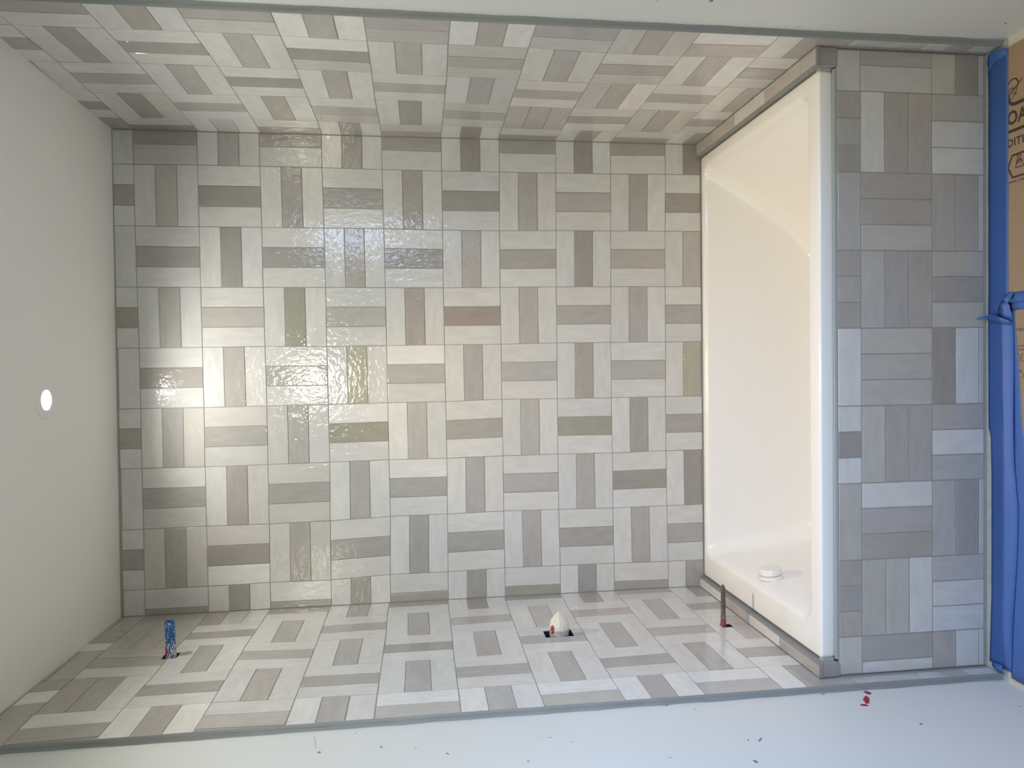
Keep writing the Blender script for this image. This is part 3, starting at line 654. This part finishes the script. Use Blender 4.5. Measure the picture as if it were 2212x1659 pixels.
for i in range(67):                                    # left half, lifted along its middle
    t_ = i / 66
    row = []
    x = 0.121 - (0.121 + 0.778) * t_
    r_, e1, e0 = lerp(TR, x), lerp(TE, x), lerp(T0, x)
    k = 1.0 if x > -0.7 else max(0.3, 1 - (-0.7 - x) / 0.11)
    hz = (0.0150 + 0.0005 * math.sin(i * 0.6)) * k
    gap = 0.0040 + 0.0045 * math.exp(-((x + 0.13) / 0.10) ** 2)
    for q, (y, z) in enumerate([(e0, FL + 0.0007), (e0 - 0.010, FL + 0.0022), ((e0 + r_) / 2, FL + hz * 0.50), (r_ + 0.003, FL + hz * 0.95), (r_ - 0.001, FL + hz), ((r_ + e1) / 2, FL + hz * 0.80), (e1, TOP + gap * 0.8)]):
        row.append((x + (1 - t_) * (0.009 - 0.018 * q / 6), y, z))
    rows.append(row)
TP2 = ribbon('masking_tape', rows, 'wide lifted blue tape strip with a torn right end, along the left half')
# torn flap sticking up over the apron foot at its end
ribbon('torn_flap', [[(0.1235, -0.7985, FL + 0.0335), (0.1225, -0.7988, FL + 0.0315)], [(0.1285, -0.8005, FL + 0.0260), (0.1255, -0.8010, FL + 0.0235)], [(0.1300, -0.8030, FL + 0.0165), (0.1240, -0.8035, FL + 0.0125)], [(0.1330, -0.8080, FL + 0.0095), (0.1180, -0.8090, FL + 0.0050)],
                     [(0.1350, -0.8200, FL + 0.0125), (0.1130, -0.8220, FL + 0.0085)], [(0.1320, -0.8400, FL + 0.0185), (0.1110, -0.8410, FL + 0.0130)], [(0.1270, -0.8580, FL + 0.0240), (0.1090, -0.8590, FL + 0.0180)], [(0.1150, -0.8850, FL + 0.0175), (0.1040, -0.8860, FL + 0.0115)]], None, TP2)
rows = []
T3 = [(0.15, -0.886), (0.105, -0.8905), (-0.01, -0.9018), (-0.159, -0.9118), (-0.1926, -0.9185), (-0.40, -0.9440), (-0.62, -0.959), (-0.81, -0.962)]
for i in range(45):
    x = 0.146 - (0.146 + 0.792) * i / 44
    e1 = lerp(T3, x)
    rows.append([(x, -0.8785, TOP + 0.0006), (x, -0.8815, TOP + 0.0009), (x, e1 + 0.004, TOP + 0.0008), (x, e1, TOP + 0.0006)])
ribbon('masking_tape', rows, 'blue tape strip lying flat on the left cardboard, outermost of the strips')
# seam strip between the two sheets, running towards the camera, with a crumpled end
rows = []
for i in range(22):
    y = -0.872 - 0.030 * i
    f_ = max(0, 1 - i / 5)
    rows.append([(0.1855, y, TOP + 0.0018), (0.172, y - 0.001, TOP + 0.0026 + 0.0020 * f_), (0.1610, y - 0.003, TOP + 0.0030 + 0.0055 * f_), (0.1585, y - 0.003, TOP + 0.0024), (0.150, y - 0.003, TOP + 0.0032), (0.1405, y - 0.004, TOP + 0.0020)])
TP4 = ribbon('masking_tape', rows, 'short blue tape strip over the seam between the two cardboard sheets')
cr_pts = [[(0.186, -0.868, 0.0050), (0.187, -0.877, 0.0085), (0.184, -0.8885, 0.0072)], [(0.179, -0.858, 0.0085), (0.177, -0.871, 0.0060), (0.172, -0.888, 0.0135)],
          [(0.170, -0.853, 0.0060), (0.169, -0.867, 0.0150), (0.164, -0.885, 0.0075)], [(0.163, -0.847, 0.0085), (0.163, -0.862, 0.0070), (0.160, -0.880, 0.0170)],
          [(0.157, -0.842, 0.0055), (0.154, -0.858, 0.0155), (0.152, -0.881, 0.0110)], [(0.147, -0.838, 0.0060), (0.146, -0.856, 0.0110), (0.142, -0.884, 0.0125)],
          [(0.137, -0.835, 0.0045), (0.135, -0.857, 0.0130), (0.130, -0.886, 0.0095)], [(0.119, -0.836, 0.0040), (0.119, -0.858, 0.0095), (0.116, -0.886, 0.0070)]]
ribbon('crumpled_end', [[(x, y, FL + z) for x, y, z in r] for r in cr_pts], None, TP4)
# right end folded up against the side wall; left end curled over the gap
ribbon('folded_corner', [[(0.760, -0.7995, FL + 0.0014), (0.780, -0.8000, FL + 0.0030), (0.795, -0.8010, FL + 0.0050)], [(0.775, -0.812, FL + 0.0020), (0.792, -0.813, FL + 0.0060), (0.8035, -0.816, FL + 0.0150)], [(0.782, -0.830, FL + 0.0050), (0.797, -0.832, FL + 0.0075), (0.8045, -0.834, FL + 0.0170)], [(0.785, -0.866, FL + 0.0042), (0.797, -0.866, FL + 0.0050), (0.8035, -0.862, FL + 0.0080)]], None, TP1)
ribbon('curled_end', [[(-0.772, -0.820, FL + 0.006), (-0.782, -0.822, FL + 0.010), (-0.789, -0.826, FL + 0.006)], [(-0.770, -0.836, FL + 0.010), (-0.782, -0.839, FL + 0.015), (-0.7895, -0.844, FL + 0.009)], [(-0.769, -0.856, FL + 0.009), (-0.783, -0.858, FL + 0.0125), (-0.791, -0.864, FL + 0.006)]], None, TP2)

# ------------------------------------------------------------------ marks on the painted walls
M_SCUFF = mat('scuff', srgb(120, 124, 124), 0.8)
M_SMUDGE = mat('smudge', srgb(190, 190, 184), 0.8)
def blot(name, parent, xp, nrm, pts, m, th=0.0003):
    """small ragged dab on a painted wall; pts are (y, z)"""
    vs = [V(xp + nrm * th, y, z) for y, z in pts] + [V(xp, y, z) for y, z in pts]; n_ = len(pts)
    fs = [tuple(range(n_))] + [(i, (i + 1) % n_, n_ + (i + 1) % n_, n_ + i) for i in range(n_)]
    return pym(name, vs, fs, m, parent)
def rag(y, z, ly, lz, ang=0.0, seed=0, n_=9):
    r = random.Random(seed); o = []
    for k in range(n_):
        a = 2 * math.pi * k / n_; s = r.uniform(0.65, 1.15); u, w = ly * math.cos(a) * s, lz * math.sin(a) * s
        o.append((y + u * math.cos(ang) - w * math.sin(ang), z + u * math.sin(ang) + w * math.cos(ang)))
    return o
for i, (y, z, ly, lz, an) in enumerate([(-0.8640, -2.0100, 0.0110, 0.0075, -0.3), (-0.8990, -1.9850, 0.0250, 0.0080, -0.62), (-0.9250, -1.9630, 0.0065, 0.0095, -0.3)]):
    blot('paint_dab', WL, PL, 1, rag(y, z, ly, lz, an, 80 + i, 14), M_RED)['label'] = 'red paint smear'
o = blot('paint_dab', WL, PL, 1, rag(-0.8545, -1.897, 0.0022, 0.0065, 0.05, 4), M_RED); o['label'] = 'small red paint dab'
marks = [(-0.8540, -1.4949, 0.0016, 0.0062, 0.45), (-1.040, -1.6417, 0.0028, 0.0105, 0.85), (-1.1219, -1.5911, 0.0060, 0.0045, 0), (-1.0291, -2.0327, 0.0050, 0.0040, 0), (-0.919, -1.7437, 0.0014, 0.0016, 0), (-0.8833, -1.5552, 0.0012, 0.003, 0),
         (-0.9872, -2.317, 0.0022, 0.0026, 0), (-1.0801, -1.4229, 0.001, 0.0045, 0), (-1.0373, -1.6156, 0.0015, 0.0050, 0.9), (-0.9463, -0.687, 0.0040, 0.0048, 0.3), (-0.8739, -0.7575, 0.0022, 0.0016, 0), (-0.9445, -0.8187, 0.0018, 0.0060, -0.9),
         (-0.9624, -0.8932, 0.0015, 0.0026, 0), (-0.9946, -0.9611, 0.0020, 0.0060, -0.9), (-0.9567, -1.172, 0.0010, 0.0012, 0), (-0.9609, -1.1882, 0.0008, 0.007, -0.2), (-0.9873, -1.2316, 0.0016, 0.0022, 0), (-1.0494, -1.1275, 0.0020, 0.0035, 0), (-0.90, -0.672, 0.035, 0.0006, 0.2)]
for i, (y, z, ly, lz, an) in enumerate(marks): blot('scuff', WL, PL, 1, rag(y, z, ly, lz, an, i), M_SCUFF)
for i, (y, z, ly, lz, an) in enumerate([(-0.9627, -1.5758, 0.0050, 0.0062, 0), (-0.9306, -2.3311, 0.0030, 0.0040, 0), (-0.9505, -1.4539, 0.0016, 0.002, 0)]): blot('scuff', WR, PR, -1, rag(y, z, ly, lz, an, 40 + i), M_SCUFF)
for i, (y, z, ly, lz, an) in enumerate([(-0.8627, -1.8358, 0.0030, 0.0090, -0.3), (-0.882, -1.899, 0.0012, 0.012, -0.3)]): blot('scuff', WR, PR, -1, rag(y, z, ly, lz, an, 60 + i), M_SMUDGE)
